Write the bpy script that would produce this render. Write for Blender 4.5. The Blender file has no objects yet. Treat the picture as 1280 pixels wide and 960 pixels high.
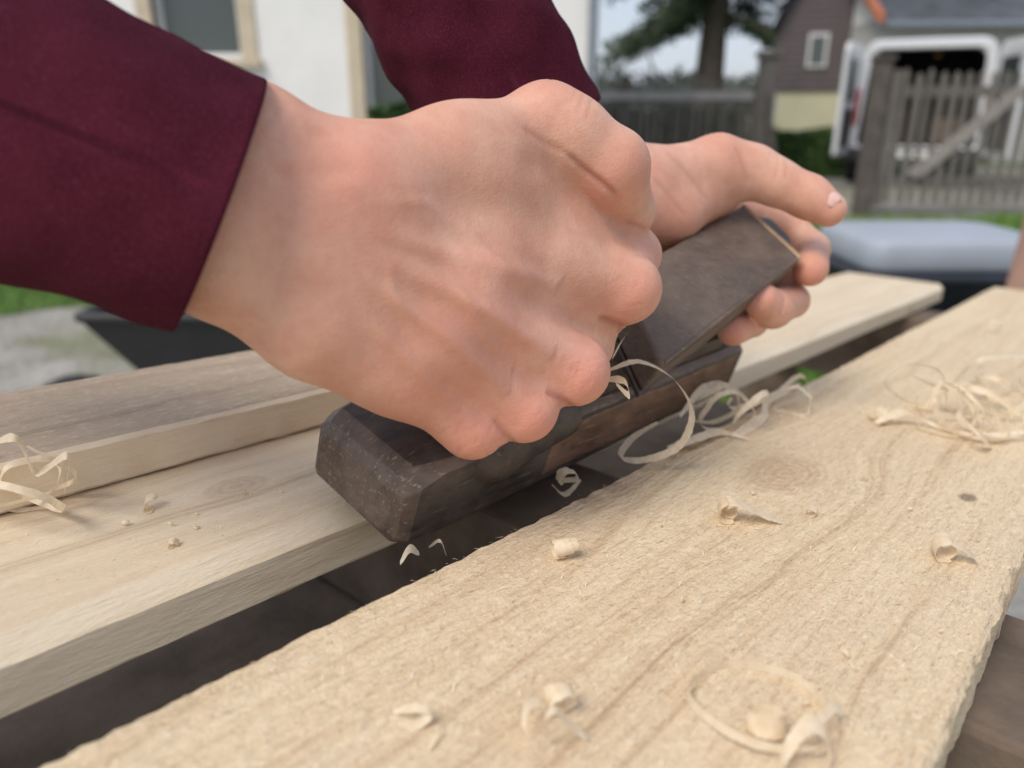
import bpy, bmesh, math, random
import numpy as np
from mathutils import Vector, Matrix
random.seed(7); np.random.seed(7)
scene=bpy.context.scene
R=math.radians
# ------------------------------------------------------------------ frames
PITCH=R(20); F=950.0; CAMH=1.10
CAM=np.array([0,0,CAMH])
RX=np.array([1.0,0,0]); UPV=np.array([0,math.sin(PITCH),math.cos(PITCH)]); FW=np.array([0,math.cos(PITCH),-math.sin(PITCH)])
M3=np.stack([RX,UPV,FW],1)
def toworld(P):
    P=np.asarray(P,float); return CAM+P@M3.T
def S(px,py,z):            # surveyed point (bearing + distance) in metres
    return np.array([(px-640)/F*z,(480-py)/F*z,z])
# work-bench frame
u=np.array([829/F,235/F,1.0]); u/=np.linalg.norm(u)
upc=np.array([0,math.cos(PITCH),-math.sin(PITCH)])
n=upc-upc.dot(u)*u; n/=np.linalg.norm(n)
v=np.cross(u,n)
H=0.135
UW,VW,NW=M3@u,M3@v,M3@n
OW=CAM-H*NW
TM=Matrix(((UW[0],VW[0],NW[0],OW[0]),(UW[1],VW[1],NW[1],OW[1]),(UW[2],VW[2],NW[2],OW[2]),(0,0,0,1)))
def T(px,py,c=0.0):        # bench coords of a surveyed mark at height c
    r=np.array([(px-640)/F,(480-py)/F,1.0]); t=(H-c)/(-r.dot(n)); q=r*t
    return np.array([q.dot(u),q.dot(v),c])
def t2w(P): 
    P=np.asarray(P,float); return OW+P@np.stack([UW,VW,NW],1).T

# ------------------------------------------------------------------ helpers
def link(ob,parent=None):
    scene.collection.objects.link(ob)
    if parent is not None: ob.parent=parent
    return ob
def empty(name):
    e=bpy.data.objects.new(name,None); scene.collection.objects.link(e); return e
def mesh(name,verts,faces,mat=None,parent=None,smooth=False,matrix=None):
    me=bpy.data.meshes.new(name); me.from_pydata([tuple(map(float,p)) for p in verts],[],[tuple(map(int,f)) for f in faces]); me.update()
    ob=bpy.data.objects.new(name,me); link(ob,parent)
    if mat: me.materials.append(mat)
    if smooth:
        me.polygons.foreach_set('use_smooth',[True]*len(me.polygons))
    if matrix is not None: ob.matrix_world=matrix
    return ob
def fixn(ob):
    bm=bmesh.new(); bm.from_mesh(ob.data); bmesh.ops.recalc_face_normals(bm,faces=bm.faces); bm.to_mesh(ob.data); bm.free()
def bevel(ob,w,seg=2,ang=30):
    m=ob.modifiers.new('b','BEVEL'); m.width=w; m.segments=seg; m.limit_method='ANGLE'; m.angle_limit=R(ang)
    return ob
def hexa(name,p,mat,parent=None,bev=0.002,seg=3,smooth=True):
    f=[(0,1,2,3),(4,5,6,7),(0,1,5,4),(1,2,6,5),(2,3,7,6),(3,0,4,7)]
    ob=mesh(name,p,f,mat,parent); fixn(ob)
    if bev: bevel(ob,bev,seg)
    return ob
def box(name,lo,hi,mat,parent=None,bev=0.0,matrix=None):
    x0,y0,z0=lo;x1,y1,z1=hi
    p=[(x0,y0,z0),(x1,y0,z0),(x1,y1,z0),(x0,y1,z0),(x0,y0,z1),(x1,y0,z1),(x1,y1,z1),(x0,y1,z1)]
    ob=hexa(name,p,mat,parent,bev,2)
    if matrix is not None: ob.matrix_world=matrix
    return ob
def merge_boxes(name,blist,mat,parent=None,bev=0.0,matrix=None):
    V=[];Fc=[]
    for lo,hi in blist:
        x0,y0,z0=lo;x1,y1,z1=hi;b=len(V)
        V+=[(x0,y0,z0),(x1,y0,z0),(x1,y1,z0),(x0,y1,z0),(x0,y0,z1),(x1,y0,z1),(x1,y1,z1),(x0,y1,z1)]
        Fc+=[tuple(b+i for i in f) for f in [(3,2,1,0),(4,5,6,7),(0,1,5,4),(1,2,6,5),(2,3,7,6),(3,0,4,7)]]
    ob=mesh(name,V,Fc,mat,parent)
    if bev: bevel(ob,bev,1)
    if matrix is not None: ob.matrix_world=matrix
    return ob
def loft(name,rings,mat,parent=None,smooth=False,matrix=None,closed=True,cap=True):
    V=[];Fc=[];m=len(rings[0])
    for r in rings: V+=list(r)
    for i in range(len(rings)-1):
        for j in range(m if closed else m-1):
            k=(j+1)%m
            Fc.append((i*m+j,i*m+k,(i+1)*m+k,(i+1)*m+j))
    if cap:
        Fc.append(tuple(range(m))); Fc.append(tuple(range((len(rings)-1)*m,len(rings)*m)))
    ob=mesh(name,V,Fc,mat,parent,smooth)
    fixn(ob)
    if matrix is not None: ob.matrix_world=matrix
    return ob

# ------------------------------------------------------------------ materials
class NB:
    def __init__(s,name):
        s.m=bpy.data.materials.new(name); s.m.use_nodes=True; s.t=s.m.node_tree; s.n=s.t.nodes; s.b=s.n['Principled BSDF']; s.tc=s.n.new('ShaderNodeTexCoord')
    def l(s,a,b): s.t.links.new(a,b)
    def inp(s,sock,val):
        if hasattr(val,'is_output'): s.l(val,sock)
        else: sock.default_value=val
    def map(s,scale=(1,1,1),rot=(0,0,0),loc=(0,0,0),src=None):
        m=s.n.new('ShaderNodeMapping'); m.inputs['Scale'].default_value=scale; m.inputs['Rotation'].default_value=rot; m.inputs['Location'].default_value=loc
        s.l(src or s.tc.outputs['Object'],m.inputs['Vector']); return m.outputs[0]
    def noise(s,vec,scale=5,detail=4,rough=.55,dist=0):
        t=s.n.new('ShaderNodeTexNoise'); s.l(vec,t.inputs['Vector']); t.inputs['Scale'].default_value=scale; t.inputs['Detail'].default_value=detail; t.inputs['Roughness'].default_value=rough; t.inputs['Distortion'].default_value=dist
        return t.outputs['Fac']
    def vor(s,vec,scale=5,feat='F1'):
        t=s.n.new('ShaderNodeTexVoronoi'); t.feature=feat; s.l(vec,t.inputs['Vector']); t.inputs['Scale'].default_value=scale; return t.outputs['Distance']
    def math(s,op,a,b=0.0,c=None):
        t=s.n.new('ShaderNodeMath'); t.operation=op; s.inp(t.inputs[0],a); s.inp(t.inputs[1],b)
        if c is not None: s.inp(t.inputs[2],c)
        return t.outputs[0]
    def wsum(s,*prs):
        o=None
        for a,w in prs:
            o=s.math('MULTIPLY',a,w) if o is None else s.math('MULTIPLY_ADD',a,w,o)
        return o
    def ramp(s,fac,stops):
        t=s.n.new('ShaderNodeValToRGB'); s.inp(t.inputs[0],fac); e=t.color_ramp.elements
        while len(e)<len(stops): e.new(.5)
        for i,(p,c) in enumerate(stops):
            e[i].position=p; e[i].color=(c[0],c[1],c[2],1) if hasattr(c,'__len__') else (c,c,c,1)
        return t.outputs[0]
    def mix(s,fac,a,b,mode='MIX'):
        t=s.n.new('ShaderNodeMix'); t.data_type='RGBA'; t.blend_type=mode; s.inp(t.inputs[0],fac)
        for i,x in ((6,a),(7,b)):
            if hasattr(x,'is_output'): s.l(x,t.inputs[i])
            else: t.inputs[i].default_value=(x[0],x[1],x[2],1)
        return t.outputs[2]
    def bump(s,h,strength=.3,dist=.001,prev=None):
        t=s.n.new('ShaderNodeBump'); t.inputs['Strength'].default_value=strength; t.inputs['Distance'].default_value=dist; s.l(h,t.inputs['Height'])
        if prev is not None: s.l(prev,t.inputs['Normal'])
        return t.outputs[0]
    def out(s,color=None,rough=None,normal=None,**kw):
        if color is not None:
            if hasattr(color,'is_output'): s.l(color,s.b.inputs['Base Color'])
            else: s.b.inputs['Base Color'].default_value=(color[0],color[1],color[2],1)
        if rough is not None: s.inp(s.b.inputs['Roughness'],rough)
        if normal is not None: s.l(normal,s.b.inputs['Normal'])
        for k,val in kw.items():
            s.inp(s.b.inputs[k.replace('_',' ')],val)
        return s.m
def simple(name,col,rough=.6,var=.25,scale=8,bumpd=0.002,**kw):
    b=NB(name); f=b.noise(b.map(),scale,3,.6)
    c=b.ramp(f,[(.3,[x*(1-var) for x in col]),(.7,[min(1,x*(1+var)) for x in col])])
    nm=b.bump(b.noise(b.map(),scale*8,2),.3,bumpd) if bumpd>=.001 else None
    return b.out(c,rough,nm,**kw)

def pine(name,pale,mid,dark,knots=(),rough_sawn=1.0):
    b=NB(name)
    sp=b.n.new('ShaderNodeSeparateXYZ'); b.l(b.tc.outputs['Object'],sp.inputs[0]); x,y,z=sp.outputs
    wob=b.noise(b.map((3.5,9,9)),1,2,.5)
    yy=b.math('MULTIPLY_ADD',b.math('SUBTRACT',wob,.5),.05,y)
    kms=[]
    for kx,ky,kr,kstr in knots:
        dx=b.math('SUBTRACT',x,kx); dy=b.math('SUBTRACT',y,ky)
        gx=b.math('POWER',2.718,b.math('MULTIPLY',b.math('MULTIPLY',dx,dx),-1/(kr*3.2)**2))
        gy=b.math('POWER',2.718,b.math('MULTIPLY',b.math('MULTIPLY',dy,dy),-1/(kr*1.6)**2))
        w=b.math('MULTIPLY',b.math('MULTIPLY',gx,gy),-.75)
        yy=b.math('ADD',yy,b.math('MULTIPLY',dy,w))
        dxs=b.math('MULTIPLY',dx,.62)
        d=b.math('SQRT',b.math('ADD',b.math('MULTIPLY',dxs,dxs),b.math('MULTIPLY',dy,dy)))
        d=b.math('MULTIPLY_ADD',b.math('SUBTRACT',wob,.5),.006 if kr>.008 else .002,d)
        mk=b.n.new('ShaderNodeMapRange'); mk.interpolation_type='SMOOTHSTEP'; b.l(d,mk.inputs[0]); mk.inputs[1].default_value=kr; mk.inputs[2].default_value=kr*.55; mk.inputs[3].default_value=0; mk.inputs[4].default_value=kstr
        kms.append((mk.outputs[0],b.math('SINE',b.math('MULTIPLY',d,1900)),kstr))
    cv=b.n.new('ShaderNodeCombineXYZ'); b.l(x,cv.inputs[0]); b.l(yy,cv.inputs[1]); b.l(z,cv.inputs[2])
    V=cv.outputs[0]
    rings=b.noise(b.map((1.4,95,50),src=V),1,3,.62)
    fine=b.noise(b.map((26,620,400),src=V),1,2,.6)
    blot=b.noise(b.map((5,14,14)),1,3,.6)
    f=b.wsum((rings,.72),(fine,.28))
    c=b.ramp(f,[(.32,pale),(.47,[ (p+m)/2 for p,m in zip(pale,mid)]),(.57,mid),(.68,dark)])
    c=b.mix(b.math('MULTIPLY',b.ramp(blot,[(.42,0),(.72,1)]),.38),c,(mid[0]*.86,mid[1]*.82,mid[2]*.85))
    for mk,rg,ks in kms:
        k_=1 if ks<.8 else .42
        kc=b.mix(b.math('MULTIPLY_ADD',rg,.28,.4),(mid[0]*.92*k_,mid[1]*.86*k_,mid[2]*.82*k_),(dark[0]*.78*k_,dark[1]*.74*k_,dark[2]*.72*k_))
        c=b.mix(mk,c,kc)
    fuzz=b.noise(b.map((75,520,420),rot=(0,0,R(7))),1,3,.75)
    pores=b.noise(b.map((190,330,420),rot=(0,0,R(24))),1,3,.75)
    c=b.mix(b.math('MULTIPLY',b.ramp(fuzz,[(.30,1),(.47,0)]),.45*rough_sawn),c,[x_*.8 for x_ in dark])
    c=b.mix(b.math('MULTIPLY',b.ramp(pores,[(.53,0),(.70,1)]),.55*rough_sawn),c,(.86,.75,.56))
    h=b.wsum((fuzz,.55),(pores,.5*rough_sawn+.05),(rings,.5))
    nm=b.bump(h,.35+.65*rough_sawn,.0022)
    return b.out(c,.75,nm)

PALE=(.80,.655,.445); MID=(.68,.52,.33); DARK=(.46,.315,.185)
kn=T(980,592); kn2=T(295,608); kn3=T(1210,622); kn4=T(1080,600)
m_b1=pine('pine_rough',PALE,MID,DARK,[(kn[0],kn[1],.021,.6),(.62,.05,.012,.5),(kn3[0],kn3[1],.0045,.85),(kn4[0],kn4[1],.003,.6)],1.0)
m_b2=pine('pine_planed',(.76,.635,.465),(.67,.54,.375),(.48,.36,.24),[(kn2[0],kn2[1],.010,.55)],.4)
m_b3=pine('pine_weathered',(.52,.405,.295),(.42,.315,.22),(.28,.195,.14),[],.6)
m_edge=pine('pine_fresh',(.87,.755,.575),(.82,.69,.50),(.67,.52,.355),[],.25)
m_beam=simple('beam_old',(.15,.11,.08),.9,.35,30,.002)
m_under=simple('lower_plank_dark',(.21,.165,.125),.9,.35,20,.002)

def mat_tool(name,c1,c2,rough=.45,scuff=(.28,.21,.15),sc=.35,cl=1.8):
    b=NB(name); V=b.map()
    g=b.noise(b.map((60,260,260),rot=(0,0,.5)),1,3,.65); w=b.noise(V,38,4,.68)
    c=b.mix(b.ramp(g,[(.35,0),(.7,1)]),c1,c2)
    c=b.mix(b.math('MULTIPLY',b.ramp(w,[(.42,0),(.7,1)]),.75),c,(c2[0]*cl,c2[1]*cl,c2[2]*cl))
    s1=b.ramp(b.noise(b.map((70,800,600),rot=(0,0,.5)),1,2,.6),[(.60,0),(.71,1)])
    c=b.mix(b.math('MULTIPLY',s1,sc),c,scuff)
    nm=b.bump(b.wsum((g,.5),(w,.7)),.5,.0013)
    r=b.ramp(w,[(.3,rough-.1),(.7,rough+.2)])
    return b.out(c,r,nm)
m_tool=mat_tool('tool_dark',(.034,.027,.023),(.068,.053,.043))
m_tool2=mat_tool('tool_brown',(.090,.064,.049),(.130,.094,.072),.5,(.34,.26,.18),.3,1.4)
m_tool3=mat_tool('tool_red',(.10,.057,.038),(.17,.098,.063),.5,(.36,.23,.13),.5)
m_chf=mat_tool('tool_rubbed_corner',(.078,.058,.046),(.125,.090,.068),.45,(.42,.31,.20),.55)
m_worn=mat_tool('tool_worn_edge',(.32,.21,.125),(.40,.28,.17),.6)

def mat_shaving():
    b=NB('shaving'); f=b.noise(b.map((300,300,300)),1,2); c=b.ramp(f,[(.3,(.80,.67,.47)),(.7,(.93,.83,.66))])
    b.out(c,.6)
    tr=b.n.new('ShaderNodeBsdfTranslucent'); b.l(c,tr.inputs[0]); mx=b.n.new('ShaderNodeMixShader'); mx.inputs[0].default_value=.38
    b.l(b.b.outputs[0],mx.inputs[1]); b.l(tr.outputs[0],mx.inputs[2]); b.l(mx.outputs[0],b.n['Material Output'].inputs[0]); return b.m
m_shav=mat_shaving()

def mat_skin():
    b=NB('skin'); V=b.map()
    at=b.n.new('ShaderNodeAttribute'); at.attribute_name='red'; rd=at.outputs['Fac']
    at2=b.n.new('ShaderNodeAttribute'); at2.attribute_name='crease'; cr=at2.outputs['Fac']
    n1=b.noise(V,34,4,.62); n2=b.noise(V,150,3,.7)
    c=b.ramp(n1,[(.3,(.585,.300,.205)),(.5,(.665,.375,.265)),(.72,(.745,.465,.345))])
    c=b.mix(b.math('MULTIPLY',b.ramp(n2,[(.42,0),(.68,1)]),.30),c,(.58,.235,.17))
    c=b.mix(b.math('MULTIPLY',rd,b.math('MULTIPLY_ADD',n1,1.1,.32)),c,(.64,.215,.155))
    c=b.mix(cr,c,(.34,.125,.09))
    pore=b.vor(b.map((1,1,1),rot=(.3,.4,.2)),640,'DISTANCE_TO_EDGE'); ln=b.noise(b.map((180,620,340),rot=(.3,.5,.7)),1,3,.7)
    pm=b.math('MINIMUM',pore,.2)
    nm=b.bump(b.wsum((pm,1.0),(ln,.7),(n2,.5)),.33,.0008)
    rr=b.ramp(n2,[(.3,.42),(.7,.58)])
    m=b.out(c,rr,nm)
    b.b.inputs['Subsurface Weight'].default_value=.2; b.b.inputs['Subsurface Radius'].default_value=(1,.35,.2); b.b.inputs['Subsurface Scale'].default_value=.004
    b.b.inputs['Specular IOR Level'].default_value=.42
    return m
m_skin=mat_skin()
m_nail=simple('nail',(.74,.47,.40),.3,.08,60,.0001)
def mat_sleeve():
    b=NB('sweater'); V=b.tc.outputs['UV']
    def wave(rot,sc):
        m2=b.n.new('ShaderNodeMapping'); b.l(V,m2.inputs[0]); m2.inputs['Rotation'].default_value=(0,0,rot)
        w=b.n.new('ShaderNodeTexWave'); b.l(m2.outputs[0],w.inputs[0]); w.inputs['Scale'].default_value=sc; w.inputs['Distortion'].default_value=1.6; w.inputs['Detail'].default_value=1; w.inputs['Detail Scale'].default_value=3; return w.outputs['Fac']
    w1=wave(R(35),72)
    n1=b.noise(b.map(),70,3,.6); n2=b.noise(b.map(),1300,2,.7)
    c=b.ramp(n1,[(.3,(.120,.013,.034)),(.7,(.170,.023,.052))])
    c=b.mix(b.math('MULTIPLY',b.ramp(w1,[(.15,1),(.65,0)]),.6),c,(.050,.005,.014))
    c=b.mix(b.math('MULTIPLY',b.ramp(n2,[(.52,0),(.72,1)]),.22),c,(.34,.13,.18))
    nm=b.bump(b.wsum((w1,.8),(n2,.6)),.9,.0009)
    m=b.out(c,.95,nm); b.b.inputs['Specular IOR Level'].default_value=.12
    return m
m_slv=mat_sleeve()

# ------------------------------------------------------------------ bench boards
bench=empty('workbench')
def board(name,a0,a1,b0,b1,c0,c1,mat,parent=None,cham=0.0,side_mat=None,n_st=160,jit=.0005,skew=0.0,rag=0.0):
    cr=.0018
    prof=[(b0+cr,c0),(b0,c0+cr),(b0,c1-max(cr,cham)),(b0+max(cr,cham),c1)]
    m=14
    for i in range(1,m): prof.append((b0+max(cr,cham)+(b1-b0-cr-max(cr,cham))*i/m,c1))
    prof+=[(b1-cr,c1),(b1,c1-cr),(b1,c0+cr),(b1-cr,c0)]
    rings=[]
    ph=[random.uniform(0,6) for _ in range(6)]
    for i in range(n_st+1):
        t=i/n_st; a=a0+(a1-a0)*t; r=[]
        wav=.0010*math.sin(a*5+ph[0])+.0005*math.sin(a*17+ph[1])
        for j,(bb,cc) in enumerate(prof):
            e=1 if (j<4 or j>=len(prof)-4) else .35
            rr=random.gauss(0,jit)*e
            x=a
            if i in(0,n_st): x=a+random.gauss(0,.0006)
            r.append((x,bb+wav+rr+skew*(a-a0)+ (random.gauss(0,rag) if e==1 else 0),cc+random.gauss(0,jit*.5)*e))
        rings.append(r)
    ob=loft(name,rings,mat,parent,True)
    if side_mat:
        ob.data.materials.append(side_mat)
        for p in ob.data.polygons:
            cx=sum(ob.data.vertices[k].co.y for k in p.vertices)/len(p.vertices)-skew*(p.center.x-a0)
            if cx<b0+max(cr,cham)*.9: p.material_index=1
    m=ob.modifiers.new('e','EDGE_SPLIT'); m.split_angle=R(38)
    ob.matrix_world=TM
    return ob
B1=board('board_front',-.25,1.25,.0142,.164,-.0235,0,m_b1,bench,jit=.00035,rag=.00015,n_st=400)
B2=board('board_middle',-.30,1.20,.218,.350,-.0235,0,m_b2,bench,cham=.0065,side_mat=m_edge,jit=.00016)
B3=board('board_back',-.25,.70,.297,.388,.0006,.0200,m_b3,bench,side_mat=m_edge,jit=.0002,skew=.012)
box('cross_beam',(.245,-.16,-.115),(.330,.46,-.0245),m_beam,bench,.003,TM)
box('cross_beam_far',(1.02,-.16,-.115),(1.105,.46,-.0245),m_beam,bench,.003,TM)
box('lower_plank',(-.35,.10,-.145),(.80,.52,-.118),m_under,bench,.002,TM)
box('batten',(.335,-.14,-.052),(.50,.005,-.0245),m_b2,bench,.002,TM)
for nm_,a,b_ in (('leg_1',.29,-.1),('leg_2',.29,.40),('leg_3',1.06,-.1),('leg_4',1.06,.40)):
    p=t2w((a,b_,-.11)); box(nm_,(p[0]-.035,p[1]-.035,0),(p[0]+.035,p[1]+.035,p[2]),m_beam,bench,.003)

# splinters / fuzz
V=[];Fc=[]
def sliver(p,d,L,w,lift):
    d=d/np.linalg.norm(d); s=np.array([-d[1],d[0],0]); b=len(V)
    V.extend([p-s*w,p+s*w,p+d*L*.5+s*w*.8+np.array([0,0,lift*.7]),p+d*L*.5-s*w*.8+np.array([0,0,lift*.7]),p+d*L+np.array([0,0,lift])])
    Fc.extend([(b,b+1,b+2,b+3),(b+3,b+2,b+4)])
for i in range(6400):
    a=random.uniform(-.02,.75); bb=random.uniform(.016,.161)
    edge=random.random()<.035
    if edge: bb=random.choice([.0155,.1624])+random.gauss(0,.0004)
    ang=random.gauss(math.pi*.97,.35) if random.random()<.85 else random.uniform(0,6.28)
    if edge: ang=random.gauss(math.pi,.25)
    sliver(np.array([a,bb,.0001]),np.array([math.cos(ang),math.sin(ang),0]),random.uniform(.0008,.0036)*(2.2 if random.random()<.06 else 1),random.uniform(.00008,.00024),random.uniform(.0001,.0013))
for i in range(700):
    a=random.uniform(-.02,.9); bb=random.uniform(.227,.294)
    ang=random.uniform(0,6.28)
    sliver(np.array([a,bb,.0001]),np.array([math.cos(ang),math.sin(ang),0]),random.uniform(.0008,.003),random.uniform(.0001,.00022),random.uniform(.0001,.0006))
mesh('wood_splinters',V,Fc,m_edge,None,False,TM)

# ------------------------------------------------------------------ shavings
shav=empty('wood_shavings')
def ribbon(pts,wd,width,name='shaving'):
    pts=[np.asarray(p,float) for p in pts]; N=len(pts); V=[];Fc=[]
    wds=wd if isinstance(wd,list) else [wd]*N
    for i,p in enumerate(pts):
        w=wds[i]/np.linalg.norm(wds[i]); k=width*(.45+.55*min(1,min(i,N-1-i)/(N*.15+1)))*(1+.07*random.gauss(0,1))
        V+= [p-w*k/2,p-w*k/6+0.0,p+w*k/6,p+w*k/2]
    for i in range(N-1):
        for j in range(3):
            a=i*4+j; Fc.append((a,a+1,a+5,a+4))
    return mesh(name,V,Fc,m_shav,shav,True,TM)
def curl(px,py,c,axis,r0,r1,turns,pitch,width,ph=0,rnd=False):
    ctr=T(px,py,c); ax=np.array(axis,float); ax/=np.linalg.norm(ax)
    e1=np.cross(ax,[0.3,.2,1]); e1/=np.linalg.norm(e1); e2=np.cross(ax,e1)
    N=int(30*turns)+6; pts=[]; wd=[]
    sq=1.0 if rnd else random.uniform(.75,1.0); wb_=.3 if rnd else 1
    for i in range(N):
        t=i/(N-1); th=ph+t*turns*2*math.pi; r=(r0+(r1-r0)*t)*(1+wb_*(.07*math.sin(3*th+ph)+.04*math.sin(5.3*th)))
        p=ctr+r*(math.cos(th)*e1+sq*math.sin(th)*e2)+ax*pitch*t
        p[2]=max(p[2],width*.45*abs(ax[2])+.0003)
        pts.append(p); wd.append(ax+.15*wb_*np.array([math.sin(th*1.3),math.cos(th*.7),.2*math.sin(th)]))
    return ribbon(pts,wd,width)
def cat(P,n_=10):
    P=[np.asarray(p,float) for p in P]; P=[2*P[0]-P[1]]+P+[2*P[-1]-P[-2]]; o=[]
    for i in range(1,len(P)-2):
        for k in range(n_):
            t=k/n_; a,b,c,d=P[i-1:i+3]
            o.append(.5*((2*b)+(-a+c)*t+(2*a-5*b+4*c-d)*t*t+(-a+3*b-3*c+d)*t**3))
    o.append(P[-2]); return o
def rib(pl,wd,width): return ribbon(cat([T(*p) for p in pl]),np.array(wd,float),width)
# shaving leaving the tool
rib([(762,462,.052),(800,452,.055),(842,474,.048),(865,515,.034),(850,556,.016),(810,574,.006),(776,572,.004),(790,548,.010),(822,528,.018)],(.5,1,.3),.0046)
rib([(752,474,.05),(780,476,.053),(786,494,.05),(770,480,.052)],(.6,.6,.5),.0040)
rib([(766,448,.060),(776,428,.064),(786,414,.066)],(1,.3,.2),.007)
# loops by the tool nose
curl(905,520,.010,(.5,1,.5),.012,.015,1.2,.010,.0034,1)
curl(945,515,.010,(.2,1,.8),.015,.010,1.1,.012,.0034,2)
curl(990,508,.006,(1,.4,.3),.009,.011,1.1,.01,.0034,.5)
curl(885,502,.010,(.1,.6,.9),.012,.009,1.3,.01,.0034,.3)
rib([(850,520,.012),(880,485,.02),(915,485,.018),(945,520,.004),(915,545,.002)],(.2,.5,.8),.0045)
rib([(925,545,.001),(955,520,.003),(960,500,.006),(1000,480,.004)],(.2,.5,.3),.0056)
rib([(960,500,.001),(1000,470,.012),(1012,490,.008),(1008,520,.001),(975,512,.001)],(.2,.6,.8),.0034)
rib([(835,560,.003),(870,548,.006),(900,540,.003),(935,548,.002)],(.3,.8,.3),.0050)
# pile right
for k in range(13):
    px=random.uniform(1140,1300); py=random.uniform(485,540)
    curl(px,py,random.uniform(.004,.012),(random.uniform(-1,1),random.uniform(-1,1),random.uniform(.1,1.0)),random.uniform(.009,.020),random.uniform(.007,.016),random.uniform(.7,1.3),random.uniform(.004,.014),random.uniform(.0022,.0042),random.uniform(0,6))
rib([(1095,528,.003),(1130,515,.008),(1165,530,.003),(1220,545,.004),(1280,540,.006)],(.3,1,.4),.006)
rib([(1140,470,.004),(1190,485,.02),(1240,450,.025),(1300,440,.02)],(.3,.5,.8),.0030)
rib([(1190,480,.004),(1225,450,.03),(1290,445,.03)],(.3,.5,.8),.0030)
rib([(1155,510,.006),(1180,485,.016),(1230,490,.016),(1275,520,.008)],(.3,.5,.8),.0040)
rib([(1210,530,.012),(1225,545,.010),(1240,560,.001)],(1,.3,.2),.007)
rib([(1145,500,.002),(1160,520,.001),(1230,520,.002)],(1,.6,.2),.007)
curl(1110,522,.004,(.6,1,.1),.004,.006,1.4,.008,.007,1)
curl(1245,415,.004,(1,.4,.3),.008,.006,1.2,.02,.005,1)
# foreground
curl(952,884,.0020,(.10,.05,1),.0187,.0180,1.06,.001,.0026,2.0,True)
curl(958,903,.0042,(.25,.2,1),.0052,.0042,1.7,.001,.0046,0,True)
rib([(975,962,.001),(985,935,.007),(1012,905,.011),(1035,922,.008),(1036,960,.001)],(.6,.5,.5),.0044)
rib([(1000,930,.004),(1040,885,.007),(1055,890,.004)],(.4,.5,.7),.0028)
rib([(680,958,.001),(664,935,.004),(655,908,.007),(660,882,.008),(678,880,.006),(688,905,.003)],(.5,.9,.2),.0028)
rib([(685,925,.001),(680,900,.010),(695,888,.012),(712,905,.006),(735,925,.001)],(.9,.5,.2),.0025)
curl(702,876,.0050,(.5,.8,.35),.0034,.0040,1.5,.002,.0044,1,True)
rib([(535,937,.0010),(548,915,.0022),(562,893,.0010)],(1,1,.4),.0022)
rib([(492,890,.001),(515,885,.005),(538,890,.004),(520,907,.001),(498,905,.001)],(.2,.6,.7),.0024)
rib([(905,640,.001),(910,626,.009),(930,632,.008),(950,641,.004),(976,652,.0008)],(.8,.7,.1),.0078)
curl(911,641,.0046,(1,.6,.1),.0042,.0032,1.3,.006,.0075,1,True)
curl(697,686,.0040,(.7,-.6,.2),.0036,.0022,2.2,.005,.0060,1,True)
curl(1182,688,.0044,(.8,.4,.1),.0042,.0034,1.3,.004,.0078,1,True)
rib([(1185,678,.008),(1205,686,.006),(1220,699,.002),(1225,713,.0008)],(.8,.3,0),.006)
curl(1014,641,.002,(1,.2,0),.002,.0018,1.3,.002,.004,1)
# in the gap and on the middle/back boards
curl(712,600,.002,(.4,.9,.2),.0052,.0042,1.5,.004,.0038,2)
rib([(690,606,-.004),(706,618,-.006),(726,600,-.002)],(.5,.9,.3),.0032)
rib([(500,704,-.006),(512,686,-.003),(524,692,-.006)],(.5,.6,.3),.004)
rib([(536,684,-.01),(550,676,-.003),(558,694,-.01)],(.5,.6,.3),.0018)
curl(45,615,.010,(.4,.9,.5),.014,.011,1.1,.010,.0028,1)
curl(15,632,.012,(.7,.3,.7),.014,.016,1.0,.008,.0028,3)
curl(10,600,.014,(.2,-.6,.6),.016,.014,.9,.008,.0026,5)
rib([(-20,560,.03),(20,548,.036),(45,590,.02),(85,570,.03),(80,620,.006)],(.3,.5,.8),.0028)
curl(188,634,.002,(.5,.8,.1),.002,.003,.7,.004,.006,1)
curl(215,682,.001,(.5,.8,.1),.001,.002,1.0,.002,.003,1)
for k in range(40):
    bb=random.choice([random.uniform(.02,.155),random.uniform(.23,.29)]); a=random.uniform(0,.7)
    c=np.array([a,bb,.0009]); r=random.uniform(.0004,.0015)
    th=np.linspace(random.uniform(0,6),random.uniform(6,11),9)
    ribbon([c+r*np.array([math.cos(t),.3*t*r,math.sin(t)*.8+.3]) for t in th],np.array([random.uniform(-1,1),1,0]),random.uniform(.0008,.003))

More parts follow.
